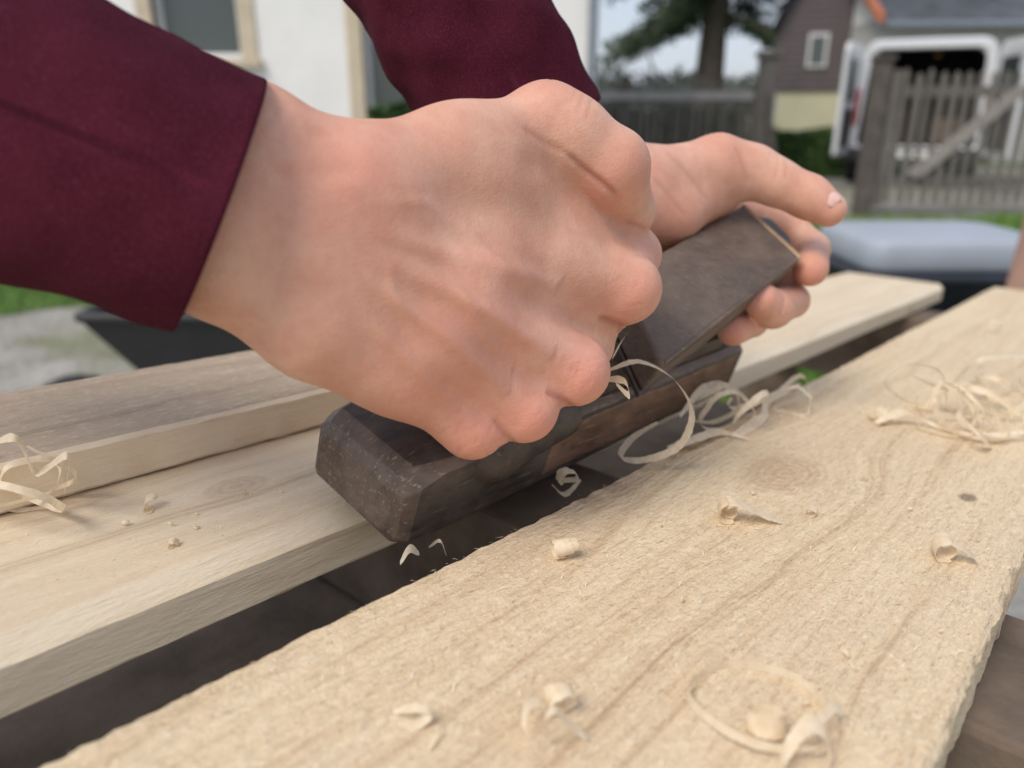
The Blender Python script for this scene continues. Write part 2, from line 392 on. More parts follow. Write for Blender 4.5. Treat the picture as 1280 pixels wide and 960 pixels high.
# ------------------------------------------------------------------ SDF modelling
def sdf_mesh(name,prims,h,mat,parent,disp=(),red=(),crease=(),smooth_it=2):
    pts=np.array([p for pr in prims for p in (pr[0],pr[2])]); rad=max(max(pr[1],pr[3]) for pr in prims)
    lo=pts.min(0)-rad-.006; hi=pts.max(0)+rad+.006
    dims=np.ceil((hi-lo)/h).astype(int)+1
    G=np.full(dims,.05,np.float32)
    ax=[lo[i]+np.arange(dims[i])*h for i in range(3)]
    for a,ra,b,rb,k in prims:
        a=np.asarray(a);b=np.asarray(b); mg=max(ra,rb)+k+.006
        l=np.minimum(a,b)-mg; u_=np.maximum(a,b)+mg
        i0=np.clip(((l-lo)/h).astype(int),0,dims-1); i1=np.clip(((u_-lo)/h).astype(int)+2,1,dims)
        sl=tuple(slice(i0[i],i1[i]) for i in range(3))
        X,Y,Z=np.meshgrid(ax[0][sl[0]],ax[1][sl[1]],ax[2][sl[2]],indexing='ij')
        ba=b-a; L=max(ba.dot(ba),1e-12)
        t=np.clip(((X-a[0])*ba[0]+(Y-a[1])*ba[1]+(Z-a[2])*ba[2])/L,0,1)
        d=np.sqrt((X-a[0]-t*ba[0])**2+(Y-a[1]-t*ba[1])**2+(Z-a[2]-t*ba[2])**2)-(ra+(rb-ra)*t)
        g=G[sl]
        hh=np.maximum(k-np.abs(g-d),0)/k; G[sl]=np.minimum(g,d)-hh*hh*k*.25
    ins=G<0
    c=np.zeros(dims-1,np.int8)
    for dx in(0,1):
        for dy in(0,1):
            for dz in(0,1): c+=ins[dx:dims[0]-1+dx,dy:dims[1]-1+dy,dz:dims[2]-1+dz]
    act=(c>0)&(c<8); idx=np.argwhere(act); cm=np.full(dims-1,-1,np.int64); cm[act]=np.arange(len(idx))
    acc=np.zeros((len(idx),3));cnt=np.zeros(len(idx))
    cor=[(x,y,z) for x in(0,1) for y in(0,1) for z in(0,1)]
    for p in cor:
        for d in range(3):
            if p[d]==0:
                q=list(p);q[d]=1
                A=G[idx[:,0]+p[0],idx[:,1]+p[1],idx[:,2]+p[2]]; B=G[idx[:,0]+q[0],idx[:,1]+q[1],idx[:,2]+q[2]]
                s=(A<0)!=(B<0); t=np.where(s,A/np.where(s,A-B,1),0)
                pos=np.tile(np.array(p,float),(len(idx),1)); pos[:,d]+=t
                acc+=pos*s[:,None];cnt+=s
    Vx=lo+(idx+acc/cnt[:,None])*h
    faces=[]
    for d in range(3):
        e1,e2=(d+1)%3,(d+2)%3
        sh=[slice(None)]*3; sA=list(sh);sB=list(sh); sA[d]=slice(0,-1); sB[d]=slice(1,None)
        a_=ins[tuple(sA)];b_=ins[tuple(sB)]
        ch=np.argwhere(a_!=b_)
        ok=(ch[:,e1]>0)&(ch[:,e2]>0)&(ch[:,e1]<dims[e1]-1)&(ch[:,e2]<dims[e2]-1); ch=ch[ok]
        fl=a_[tuple(ch.T)]
        def cell(o1,o2):
            q=ch.copy();q[:,e1]-=o1;q[:,e2]-=o2; return cm[tuple(q.T)]
        Q=np.stack([cell(1,1),cell(0,1),cell(0,0),cell(1,0)],1)
        Q[~fl]=Q[~fl][:,::-1]; faces.append(Q)
    Q=np.concatenate(faces)
    me=bpy.data.meshes.new(name)
    E=np.concatenate([Q[:,[0,1]],Q[:,[1,2]],Q[:,[2,3]],Q[:,[3,0]]])
    deg=np.bincount(E[:,0],minlength=len(Vx))+np.bincount(E[:,1],minlength=len(Vx))
    def lap(P):
        o=np.zeros_like(P)
        for k in range(3): o[:,k]=np.bincount(E[:,0],P[E[:,1],k],len(P))+np.bincount(E[:,1],P[E[:,0],k],len(P))
        return o/deg[:,None]
    for _ in range(smooth_it): Vx=Vx*.4+lap(Vx)*.6
    def normals(P):
        nf=np.cross(P[Q[:,2]]-P[Q[:,0]],P[Q[:,3]]-P[Q[:,1]]); nv=np.zeros_like(P)
        for k in range(3):
            for j in range(4): nv[:,k]+=np.bincount(Q[:,j],nf[:,k],len(P))
        return nv/(np.linalg.norm(nv,axis=1)[:,None]+1e-12)
    N=normals(Vx)
    if (N*(Vx-Vx.mean(0))).sum()<0: N=-N; Q=Q[:,::-1]
    def segd(P,a,b,flat):
        a=np.array(a);b=np.array(b); P2=P.copy()
        if flat: a=a.copy();b=b.copy();a[2]=b[2]=0;P2[:,2]=0
        ba=b-a;t=np.clip((P2-a)@ba/max(ba@ba,1e-12),0,1); return np.linalg.norm(P2-a-t[:,None]*ba,axis=1),t
    cre=np.zeros(len(Vx))
    dsp=np.zeros(len(Vx))
    for pl,amp,sg in disp:      # polyline ridges, tapered at both ends
        best=np.full(len(Vx),9.);tt=np.zeros(len(Vx));ns=len(pl)-1
        for i in range(ns):
            d,t=segd(Vx,pl[i],pl[i+1],True); m_=d<best; best[m_]=d[m_]; tt[m_]=(t[m_]+i)/ns
        e=np.clip(np.minimum(tt,1-tt)*3.2+.0,0,1); e=e*e*(3-2*e)
        dsp+=amp*e*np.exp(-(best/sg)**2)*np.clip(-N[:,2]*1.6,0,1)*(Vx[:,2]<(pl[0][2]+pl[-1][2])/2+.02)
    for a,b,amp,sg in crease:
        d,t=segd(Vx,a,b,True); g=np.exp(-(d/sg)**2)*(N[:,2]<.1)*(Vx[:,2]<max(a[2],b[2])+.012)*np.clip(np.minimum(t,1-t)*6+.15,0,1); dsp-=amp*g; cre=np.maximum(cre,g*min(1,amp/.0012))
    Vx=Vx+N*dsp[:,None]
    rd=np.zeros(len(Vx))
    for p,s,w in red: rd=np.maximum(rd,w*np.exp(-(np.linalg.norm(Vx-np.array(p),axis=1)/s)**2))
    W=toworld(Vx)
    me.vertices.add(len(W)); me.vertices.foreach_set('co',W.ravel())
    me.loops.add(Q.size); me.loops.foreach_set('vertex_index',Q.ravel().astype(np.int32))
    me.polygons.add(len(Q)); me.polygons.foreach_set('loop_start',np.arange(0,Q.size,4,dtype=np.int32))
    me.polygons.foreach_set('use_smooth',np.ones(len(Q),bool))
    me.update(calc_edges=True); me.validate()
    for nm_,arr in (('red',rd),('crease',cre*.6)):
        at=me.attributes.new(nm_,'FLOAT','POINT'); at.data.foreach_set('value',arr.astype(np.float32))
    me.materials.append(mat)
    ob=bpy.data.objects.new(name,me); link(ob,parent)
    return ob
def chain(pts,k):
    o=[]
    for (x,y,z,r),(x2,y2,z2,r2) in zip(pts[:-1],pts[1:]): o.append((S(x,y,z),r,S(x2,y2,z2),r2,k))
    return o
person=empty('person')
# ---- right hand
P=[]
P+=chain([(20,90,.205,.021),(309,194,.220,.0180),(430,240,.229,.0160)],.014)
P+=chain([(-20,200,.205,.021),(271,306,.220,.0180),(400,398,.232,.0165),(490,452,.246,.0140),(588,530,.263,.0098)],.014)
P+=chain([(100,180,.215,.02),(290,250,.222,.019),(420,310,.236,.018)],.014)
P+=chain([(420,245,.231,.0165),(600,300,.258,.0145),(780,362,.286,.0108)],.012)
P+=chain([(405,285,.229,.0172),(580,372,.249,.0138),(714,460,.273,.0106)],.011)
P+=chain([(395,325,.229,.0172),(540,420,.246,.0133),(652,508,.266,.0098)],.010)
# soft tissue between the metacarpals
P+=chain([(440,280,.237,.016),(600,345,.259,.0135),(738,408,.293,.0100)],.009)
P+=chain([(430,320,.237,.016),(570,405,.255,.0130),(675,480,.281,.0092)],.009)
P+=chain([(420,360,.237,.015),(540,445,.255,.0120),(614,512,.276,.0086)],.009)
# thumb metacarpal, web and thenar
P+=chain([(450,237,.235,.0155),(570,198,.253,.0148),(676,158,.270,.0126)],.014)
P+=chain([(480,250,.243,.0185),(600,240,.266,.0190),(705,262,.290,.0170)],.013)
P+=chain([(560,290,.258,.0165),(680,310,.281,.0155),(772,322,.300,.0112)],.010)
P+=chain([(470,300,.250,.018),(600,380,.275,.018),(650,440,.285,.014)],.012)
P+=chain([(676,158,.270,.0126),(720,182,.271,.0131),(764,208,.273,.0132)],.006)
P+=chain([(764,208,.273,.0132),(778,262,.297,.0118),(766,300,.318,.0105)],.004)
# fingers
P+=chain([(780,362,.286,.0110),(794,318,.312,.0102)],.006)
P+=chain([(794,318,.312,.0102),(752,335,.334,.0092),(715,350,.326,.0082)],.003)
P+=chain([(714,460,.273,.0108),(735,432,.309,.0100)],.005)
P+=chain([(735,432,.309,.0100),(695,430,.330,.0092),(665,425,.320,.0082)],.003)
P+=chain([(652,508,.266,.0100),(668,485,.300,.0096)],.005)
P+=chain([(668,485,.300,.0096),(635,472,.320,.0088),(612,465,.308,.0078)],.003)
P+=chain([(588,530,.263,.0100),(604,508,.294,.0088)],.005)
P+=chain([(604,508,.294,.0088),(578,497,.308,.0078),(560,488,.298,.007)],.003)
# finger roots lie side by side
P.append((S(764,384,.300),.0095,S(738,414,.304),.0092,.004))
P.append((S(708,462,.290),.0085,S(672,490,.294),.0080,.004))
P.append((S(643,500,.284),.0080,S(610,516,.286),.0076,.004))
# knuckle caps
for (x,y,z,r) in ((786,360,.2835,.0113),(722,466,.2708,.0109),(658,513,.2640,.0101),(592,534,.2612,.0096)):
    P.append((S(x,y,z),r,S(x-18,y-12,z-.0015),r*.85,.006))
P.append((S(690,152,.267),.0118,S(708,162,.267),.0116,.008))
disp=[]
for pl,amp,sg in (([(445,275,.21),(590,328,.235),(750,368,.27)],.0013,.0034),
                  ([(450,308,.21),(600,385,.235),(712,458,.26)],.0020,.0030),
                  ([(440,335,.21),(560,422,.23),(652,505,.25)],.0017,.0028),
                  ([(430,370,.21),(515,450,.235),(588,526,.25)],.0012,.0026),
                  # veins
                  ([(430,300,.21),(520,330,.22),(575,365,.23),(612,425,.24),(665,490,.25),(690,510,.25)],.0006,.0017),
                  ([(450,250,.21),(540,258,.23),(590,300,.24),(640,350,.25),(730,415,.27)],.0006,.0018),
                  ([(480,300,.21),(495,370,.23),(535,440,.24),(600,510,.25)],.0005,.0017),
                  # hollows between the knuckles
                  ([(620,360,.25),(700,402,.27),(775,432,.28)],-.0017,.0048),
                  ([(590,425,.25),(650,470,.26),(712,508,.27)],-.0015,.0040),
                  ([(530,455,.25),(590,505,.25),(645,552,.26)],-.0013,.0037),
                  ([(520,250,.23),(600,270,.25),(760,312,.28)],-.0016,.008),
                  ([(380,140,.21),(420,190,.21),(430,240,.21)],-.0012,.008),
                  ([(640,215,.26),(690,225,.27),(760,275,.28)],-.0014,.005)):
    disp.append(([S(*q) for q in pl],amp,sg))
cr=[]
for a,b,amp,sg in (((700,214,.28),(764,268,.29),.0010,.0010),((650,194,.28),(702,215,.28),.0005,.0012),
                   ((724,140,.28),(714,176,.28),.0003,.0006),((734,146,.28),(724,182,.28),.0003,.0006),((716,136,.28),(706,165,.28),.0002,.0005),
                   ((772,290,.30),(802,298,.31),.0006,.0009),((780,330,.30),(815,338,.31),.0003,.0010),
                   ((742,400,.29),(786,418,.30),.0010,.0011),((682,486,.28),(716,512,.29),.0009,.0010),((620,518,.28),(646,556,.29),.0008,.0010),
                   ((370,158,.23),(350,200,.23),.00015,.0008),((385,165,.23),(362,215,.23),.00013,.0008),((400,172,.23),(385,210,.23),.0001,.0008)):
    cr.append((S(*a),S(*b),amp,sg))
for i in range(64):   # fine knuckle wrinkles
    kx,ky,kz=random.choice([(785,360,.285),(718,462,.272),(655,510,.265),(590,532,.262),(705,150,.27)])
    x=kx+random.gauss(0,20);y=ky+random.gauss(0,18);ang=random.gauss(1.0,.5);L=random.uniform(6,14)
    cr.append((S(x-L*math.cos(ang),y+L*math.sin(ang)*.9,kz),S(x+L*math.cos(ang),y-L*math.sin(ang)*.9,kz),random.uniform(.00010,.00022),.00045))
red=[(S(800,372,.275),.013,.5),(S(735,478,.262),.016,.6),(S(662,528,.255),.015,.6),(S(592,548,.252),.015,.6),(S(795,320,.30),.012,.45),
     (S(790,220,.262),.014,.35),(S(690,120,.26),.012,.3),(S(440,215,.215),.024,.4),(S(540,500,.24),.024,.42),(S(640,420,.24),.03,.28)]
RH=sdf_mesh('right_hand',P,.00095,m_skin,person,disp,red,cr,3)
# ---- left hand
P=[]
P+=chain([(600,60,.355,.021),(690,195,.365,.020),(800,228,.388,.0160),(897,206,.405,.0142)],.012)
P+=chain([(690,230,.365,.018),(760,262,.375,.0145),(840,268,.395,.0125),(895,240,.412,.013)],.012)
P+=chain([(700,210,.385,.02),(820,250,.425,.018),(880,260,.445,.014)],.014)
P+=chain([(700,240,.385,.02),(800,300,.425,.017),(850,340,.440,.012)],.014)
P+=chain([(897,206,.405,.0142),(940,214,.407,.0122),(972,229,.405,.0113)],.009)
P+=chain([(972,229,.405,.0113),(1010,246,.403,.0106),(1036,262,.401,.0092)],.006)
P+=chain([(885,260,.445,.0115),(985,282,.462,.0098),(1016,312,.452,.0094),(1013,336,.420,.0098)],.004)
P+=chain([(870,300,.445,.0115),(965,342,.462,.0098),(990,376,.436,.0094)],.004)
P+=chain([(990,376,.436,.0094),(966,386,.408,.0104),(950,374,.398,.0092)],.003)
P+=chain([(858,330,.445,.0110),(925,385,.455,.0092),(940,402,.434,.0086),(916,413,.404,.0084)],.003)
P+=chain([(845,345,.440,.0100),(862,385,.445,.0086),(868,398,.425,.008)],.003)
red=[(S(1036,262,.395),.012,.35),(S(1015,340,.41),.012,.5),(S(955,380,.39),.013,.4),(S(915,413,.395),.012,.6),(S(905,185,.39),.016,.25),(S(820,260,.38),.03,.35)]
cr=[(S(960,205,.41),S(955,235,.41),.0004,.0007),(S(970,208,.41),S(966,238,.41),.0004,.0007),(S(925,240,.41),(S(905,195,.41)),.0005,.0015),
    (S(820,205,.4),S(880,260,.4),.0005,.0014),(S(800,240,.4),S(850,285,.4),.0004,.0014),(S(978,372,.40),S(972,398,.40),.0004,.0008)]
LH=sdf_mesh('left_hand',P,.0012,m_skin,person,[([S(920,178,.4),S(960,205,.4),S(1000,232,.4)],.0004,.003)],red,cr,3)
def nail(name,c,along,nrm,a,b):
    al=np.array(along,float);nr=np.array(nrm,float);nr/=np.linalg.norm(nr);al-=al.dot(nr)*nr;al/=np.linalg.norm(al);sd=np.cross(nr,al)
    V=[];Fc=[];nu,nv=12,10
    for i in range(nv+1):
        for j in range(nu+1):
            s=(j/nu*2-1);t=(i/nv*2-1)
            wv=b*(1-.25*max(0,t)**4)*math.sqrt(max(0,1-max(0,abs(t)-.55)**2/.22))
            V.append(toworld(c+al*a*t+sd*wv*s+nr*(.0010-.0034*s*s-.0016*t*t)))
    for i in range(nv):
        for j in range(nu):
            q=i*(nu+1)+j;Fc.append((q,q+1,q+nu+2,q+nu+1))
    ob=mesh(name,V,Fc,m_nail,person,True); m=ob.modifiers.new('s','SOLIDIFY');m.thickness=.0005;m.offset=0
nr=np.array([.05,.55,-.83]);nr/=np.linalg.norm(nr)
nail('thumb_nail',S(1028,260,.4015)+nr*.0096,(S(1036,262,.401)-S(1010,246,.403)),nr,.0066,.0058)

# ---- sleeves
def sleeve(name,ctr,rad,segs=150,depth=.95,fold=.0016,seed=1,tilt=0.0):
    rng=np.random.RandomState(seed)
    C=cat(ctr,segs//(len(ctr)-1)); N=len(C); M=110; rings=[];L=0; uv=[]
    ph=rng.rand(12)*6.28
    for i,c in enumerate(C):
        t=C[min(i+1,N-1)]-C[max(i-1,0)]; t/=np.linalg.norm(t)
        e1=np.array([0,0,-1.0]); e1-=e1.dot(t)*t; e1/=np.linalg.norm(e1); e2=np.cross(t,e1)
        if i: L+=np.linalg.norm(C[i]-C[i-1])
        r=rad(i/(N-1)); ring=[];uu=[]
        for j in range(M):
            th=2*math.pi*j/M
            f=fold*(math.sin(2*th+L*40+ph[0])*math.sin(L*55+ph[1])+.7*math.sin(3*th-L*90+ph[2])*math.sin(L*80+th+ph[3])+.4*math.sin(5*th+L*160+ph[4])+.3*math.sin(7*th-L*230+ph[5])*math.sin(L*60+ph[6]))*min(1,L/.012)
            rr=r+f
            ring.append(c+e1*rr*depth*math.cos(th)+e2*rr*math.sin(th)-t*tilt*math.cos(th))
            uu.append((th*r,L))
        rings.append(ring);uv.append(uu)
    c=C[0]; t=C[1]-C[0];t/=np.linalg.norm(t)
    inner=[];
    for s,(off,inn) in enumerate([(-.0008,.0004),(-.0010,.0014),(.0,.0024),(.03,.0034)]):
        rr_=[]
        for j,p in enumerate(rings[0]):
            d=(c-p); d-=d.dot(t)*t; d/=np.linalg.norm(d); rr_.append(p+d*inn+t*off)
        inner.append(rr_)
    allr=inner[::-1]+rings; alluv=[uv[0]]*4+uv
    V=[toworld(p) for r in allr for p in r]; Fc=[];
    for i in range(len(allr)-1):
        for j in range(M):
            k=(j+1)%M; Fc.append((i*M+j,i*M+k,(i+1)*M+k,(i+1)*M+j))
    ob=mesh(name,V,Fc,m_slv,person,True)
    ul=ob.data.uv_layers.new(name='UVMap'); flat=[q for r in alluv for q in r]
    for p in ob.data.polygons:
        us=[flat[vi][0] for vi in p.vertices]; wrap=max(us)-min(us)>.1
        for li,vi in zip(p.loop_indices,p.vertices):
            U,Vv=flat[vi]
            if wrap and U<.1: U+=2*math.pi*rad(0)
            ul.data[li].uv=(U*10,Vv*10)
    return ob
sleeve('right_sleeve',[S(270,257,.212),S(140,205,.203),S(-20,140,.196),S(-300,20,.19),S(-800,-190,.19)],lambda t:.0375+.004*t,seed=3,depth=.8,fold=.0011,tilt=.004)
sleeve('left_sleeve',[S(662,178,.375),S(600,70,.362),S(525,-60,.352),S(420,-240,.345),S(250,-520,.34)],lambda t:.0405+.004*t,seed=5,depth=.85,fold=.0017)

# ------------------------------------------------------------------ wooden plane (tool)
tool=empty('wooden_hand_plane')
A=np.array([.163,.186,-.004]); Bp=np.array([.440,.186,.004]); d=(Bp-A);Ln=np.linalg.norm(d);d/=Ln
roll=R(17)
wv=np.array([0,math.cos(roll),math.sin(roll)]); hv=np.cross(d,wv); hv/=np.linalg.norm(hv)
if hv[2]<0: hv=-hv
def body_ring(s,w0,w1,h0,h1,ch):
    pr=[(w0+ch*.4,h0),(w1-ch*.4,h0),(w1,h0+ch*.4),(w1,h1-ch),(w1-ch,h1),(w0+ch,h1),(w0,h1-ch),(w0,h0+ch*.4)]
    j=lambda:random.gauss(0,.00025)
    return [A+d*(s+j())+wv*(a_+j())+hv*(b_+j()) for a_,b_ in pr]
Wd,Ht=.054,.034
rings=[body_ring(0.000,.006,Wd-.006,.006,Ht-.009,.005),body_ring(.0025,.002,Wd-.002,.002,Ht-.004,.006),body_ring(.008,.0005,Wd-.0005,.0003,Ht-.001,.006)]
for s in (.02,.04,.06,.08,.10,.12,.14,.16,.18,.20,.22,.24,.26): rings.append(body_ring(s,0,Wd,0,Ht,.0035))
rings+= [body_ring(Ln-.006,0,Wd,.0,Ht,.005),body_ring(Ln,.005,Wd-.005,.004,Ht-.006,.005)]
tb=loft('body',rings,m_tool,tool,True,TM); tb.data.materials.append(m_chf)
nr_=len(rings)
for fi in range((nr_-1)*8):
    if fi%8 in(3,5): tb.data.polygons[fi].material_index=1
    if fi//8<2: tb.data.polygons[fi].material_index=1
tb.data.polygons[(nr_-1)*8].material_index=1
bevel(tb,.0013,3,20)
def cheek(s0,s1,h0,h1,off):
    return [A+d*s0+wv*(-off)+hv*h0,A+d*s1+wv*(-off)+hv*h0,A+d*s1+wv*(-off)+hv*h1,A+d*s0+wv*(-off)+hv*h1,
            A+d*s0+wv*(.004)+hv*h0,A+d*s1+wv*(.004)+hv*h0,A+d*s1+wv*(.004)+hv*h1,A+d*s0+wv*(.004)+hv*h1]
o=hexa('cheek',cheek(.085,Ln-.012,.0045,Ht-.0055,.0005),m_tool3,tool,.0015); o.matrix_world=TM
o=hexa('top_rail',[A+d*s+wv*w_+hv*h_ for h_ in (Ht-.002,Ht+.010) for s,w_ in ((.10,.004),(Ln-.03,.004),(Ln-.03,.05),(.10,.05))],m_tool,tool,.0035); o.matrix_world=TM
sdf_mesh('tote',[(S(600,560,.300),.012,S(560,540,.296),.010,.01),(S(610,556,.303),.013,S(640,480,.302),.012,.01),(S(560,545,.298),.011,S(520,525,.296),.006,.012),(S(640,540,.318),.014,S(700,520,.335),.010,.012)],.0016,m_tool,tool)
c4=[S(775,345,.350),S(930,255,.425),S(1003,321,.408),S(828,458,.338)]
nn=np.cross(c4[1]-c4[0],c4[3]-c4[0]);nn/=np.linalg.norm(nn)
if nn[2]<0: nn=-nn
nn=nn+np.array([0,-.35,0]); nn/=np.linalg.norm(nn)
top=[toworld(p) for p in c4]; bot=[toworld(p+nn*.019) for p in c4]
hexa('wedge_block',bot+top,m_tool2,tool,.0022,3)
fr=-nn*.0006
st=[c4[1]+fr,c4[2]+fr,c4[2]+fr+(c4[3]-c4[2])*.024,c4[1]+fr+(c4[0]-c4[1])*.024]
hexa('worn_edge',[toworld(p+nn*.010) for p in st]+[toworld(p) for p in st],m_worn,tool,.0008,2)
st=[c4[2]+fr*.7+(c4[3]-c4[2])*.03,c4[3]+fr*.7+(c4[2]-c4[3])*.02,c4[3]+fr*.7+(c4[2]-c4[3])*.02+(c4[0]-c4[3])*.035,c4[2]+fr*.7+(c4[3]-c4[2])*.03+(c4[1]-c4[2])*.035]
hexa('rubbed_edge',[toworld(p+nn*.006) for p in st]+[toworld(p) for p in st],m_chf,tool,.0009,2)
dirx=(c4[1]-c4[0]);dirx/=np.linalg.norm(dirx)
sd=(c4[2]-c4[1])
hc=[c4[1]+dirx*.0012+sd*.06+nn*.003,c4[1]+dirx*.020+sd*.30+nn*.004,c4[1]+dirx*.020+sd*.74+nn*.006,c4[2]+dirx*.0012-sd*.05+nn*.004]
hexa('nose_horn',[toworld(p+nn*.016) for p in hc]+[toworld(p) for p in hc],m_tool,tool,.005,4)
ic=[c4[0]+nn*.0192,c4[1]+nn*.0192-dirx*.02,c4[2]+nn*.0192-dirx*.02,c4[3]+nn*.0192-dirx*.001]
m_iron=simple('iron',(.12,.10,.09),.45,.3,120,.0003,Metallic=.7)
hexa('iron',[toworld(p+nn*.003) for p in ic]+[toworld(p) for p in ic],m_iron,tool,.0006,2)

# ------------------------------------------------------------------ ground
def mat_gravel():
    b=NB('gravel_ground'); V=b.map()
    v1=b.vor(V,26);n1=b.noise(V,3,3,.6);n2=b.noise(V,60,2,.6)
    c=b.ramp(b.wsum((n1,.5),(n2,.5)),[(.35,(.20,.19,.165)),(.55,(.33,.315,.285)),(.7,(.45,.43,.40))])
    c=b.mix(b.ramp(b.noise(V,.9,3,.65),[(.46,0),(.60,.85)]),c,(.15,.155,.075))
    return b.out(c,.95,b.bump(v1,.8,.02))
def mat_grass():
    b=NB('grass_soil'); V=b.map(); n1=b.noise(V,14,3,.7)
    return b.out(b.ramp(n1,[(.3,(.055,.095,.02)),(.6,(.10,.17,.035)),(.75,(.18,.18,.08))]),.95,b.bump(n1,.8,.03))
m_grv=mat_gravel(); m_gr=mat_grass()
mesh('ground',[(-300,-60,0),(300,-60,0),(300,500,0),(-300,500,0)],[(0,1,2,3)],m_grv)
mb=NB('grass_blade'); oi=mb.noise(mb.map(),6,2); m_blade=mb.out(mb.ramp(oi,[(.3,(.08,.17,.025)),(.6,(.14,.27,.045)),(.8,(.26,.30,.10))]),.6)
def lawn(cx,cy,rx,ry,nbl,hh=.06,seed=1):
    rng=np.random.RandomState(seed); pts=[]
    for i in range(40):
        th=i/40*6.283; k=1+.22*math.sin(3*th+seed)+.12*math.sin(7*th+seed*2)
        pts.append((cx+rx*k*math.cos(th),cy+ry*k*math.sin(th),.004))
    e=empty('lawn'); mesh('turf',pts,[tuple(range(40))],m_gr,e)
    V=[];Fc=[]
    for i in range(nbl):
        th=rng.rand()*6.283;k=math.sqrt(rng.rand())*(1+.22*math.sin(3*th+seed)+.12*math.sin(7*th+seed*2))
        x,y=cx+rx*k*math.cos(th),cy+ry*k*math.sin(th); a=rng.rand()*6.28;w=.0035+.003*rng.rand();H_=hh*(.5+rng.rand());lx,ly=rng.randn(2)*H_*.4
        b=len(V);V+=[(x-w*math.cos(a),y-w*math.sin(a),.004),(x+w*math.cos(a),y+w*math.sin(a),.004),(x+lx*.4+w*.6*math.cos(a),y+ly*.4+w*.6*math.sin(a),H_*.6),(x+lx,y+ly,H_)]
        Fc+=[(b,b+1,b+2),(b,b+2,b+3)]
    mesh('blades',V,Fc,m_blade,e)
lawn(-4.1,5.3,3.2,1.55,9000,.07,2)
lawn(1.45,3.05,1.15,1.15,10000,.07,3)
lawn(5.2,7.4,3.4,.6,6000,.08,5)
lawn(4,22,30,5,4000,.1,6)

# ------------------------------------------------------------------ left white house
m_white=simple('white_plaster',(.84,.83,.80),.9,.05,2,.004)
m_beige=simple('beige_trim',(.58,.49,.36),.7,.1,5,.001)
m_frame=simple('window_frame_white',(.7,.7,.68),.5,.05,5,.0005)
m_glass=NB('window_glass').out((.06,.075,.07),.08); m_glass.node_tree.nodes['Principled BSDF'].inputs['Specular IOR Level'].default_value=.8
m_roof=simple('roof_slate',(.07,.078,.092),.7,.3,3,.01)
m_grey=simple('zinc',(.28,.31,.34),.4,.1,5,.0005,Metallic=.5)
m_plinth=simple('plinth',(.25,.24,.22),.9,.15,4,.004)
hs=empty('white_house')
def wall_with_holes(name,x0,x1,z0,z1,y0,y1,holes,mat,parent):
    xs=sorted({x0,x1,*[h[0] for h in holes],*[h[1] for h in holes]}); zs=sorted({z0,z1,*[h[2] for h in holes],*[h[3] for h in holes]})
    bl=[]
    for i in range(len(xs)-1):
        for j in range(len(zs)-1):
            cx=(xs[i]+xs[i+1])/2;cz=(zs[j]+zs[j+1])/2
            if any(h[0]<cx<h[1] and h[2]<cz<h[3] for h in holes): continue
            bl.append(((xs[i],y0,zs[j]),(xs[i+1],y1,zs[j+1])))
    ob=merge_boxes(name,bl,mat,parent)
    bm=bmesh.new();bm.from_mesh(ob.data);bmesh.ops.remove_doubles(bm,verts=bm.verts,dist=1e-4)
    seen={}
    for f in list(bm.faces):
        k=tuple(sorted(v_.index for v_ in f.verts)); seen.setdefault(k,[]).append(f)
    dl=[f for k,l in seen.items() if len(l)>1 for f in l]
    bmesh.ops.delete(bm,geom=dl,context='FACES_ONLY'); bm.to_mesh(ob.data);bm.free()
    return ob
WX=[(-3.85,-2.93,1.60,3.1),(-1.62,-.62,.15,2.35),(-6.6,-5.7,1.6,3.1)]
yw=9.0
wall_with_holes('front_wall',-9,.93,0,6.2,yw,yw+.35,WX,m_white,hs)
box('side_wall',(.93-.35,yw+.352,0),(.93,yw+8,6.2),m_white,hs)
box('left_wall',(-9,yw+.352,0),(-8.65,yw+8,6.2),m_white,hs)
box('back_wall',(-8.64,yw+7.6,0),(.57,yw+7.95,6.2),m_white,hs)
box('plinth',(-9.02,yw-.03,0),(-1.85,yw-.002,.35),m_plinth,hs,.005)
for i,(a,b_,c,dd) in enumerate(WX):
    t=.17
    merge_boxes('surround_%d'%i,[((a-t,yw-.03,c),(a,yw+.1,dd+t)),((b_,yw-.03,c),(b_+t,yw+.1,dd+t)),((a+.001,yw-.03,dd),(b_-.001,yw+.1,dd+t))]+([((a-t-.04,yw-.09,c-.09),(b_+t+.04,yw+.1,c-.002))] if c>1 else []),m_beige,hs,.006)
    f=.06
    merge_boxes('frame_%d'%i,[((a+.002,yw+.12,c+.002),(a+f,yw+.17,dd-.002)),((b_-f,yw+.12,c+.002),(b_-.002,yw+.17,dd-.002)),((a+f+.001,yw+.12,dd-f),(b_-f-.001,yw+.17,dd-.002)),((a+f+.001,yw+.12,c+.002),(b_-f-.001,yw+.17,c+f)),((a+f+.001,yw+.122,2.55),(b_-f-.001,yw+.168,2.61)) if c>1 else ((a+f+.001,yw+.122,1.0),(b_-f-.001,yw+.168,1.09))],m_frame,hs,.004)
    box('pane_%d'%i,(a+.03,yw+.14,c+.03),(b_-.03,yw+.15,dd-.03),m_glass,hs)
    if c>1: box('curtain_%d'%i,(a+.03,yw+.30,c),(b_-.03,yw+.31,dd),simple('curtain%d'%i,(.4,.42,.38),.9,.2,3),hs)
box('door_step',(-1.9,yw-.5,0),(-.4,yw-.035,.15),m_plinth,hs,.01)
mesh('roof',[(-9.4,yw-.5,6.0),(1.3,yw-.5,6.0),(1.3,yw+4,9.5),(-9.4,yw+4,9.5),(1.3,yw+8.5,6.0),(-9.4,yw+8.5,6.0)],[(0,1,2,3),(3,2,4,5)],m_roof,hs)
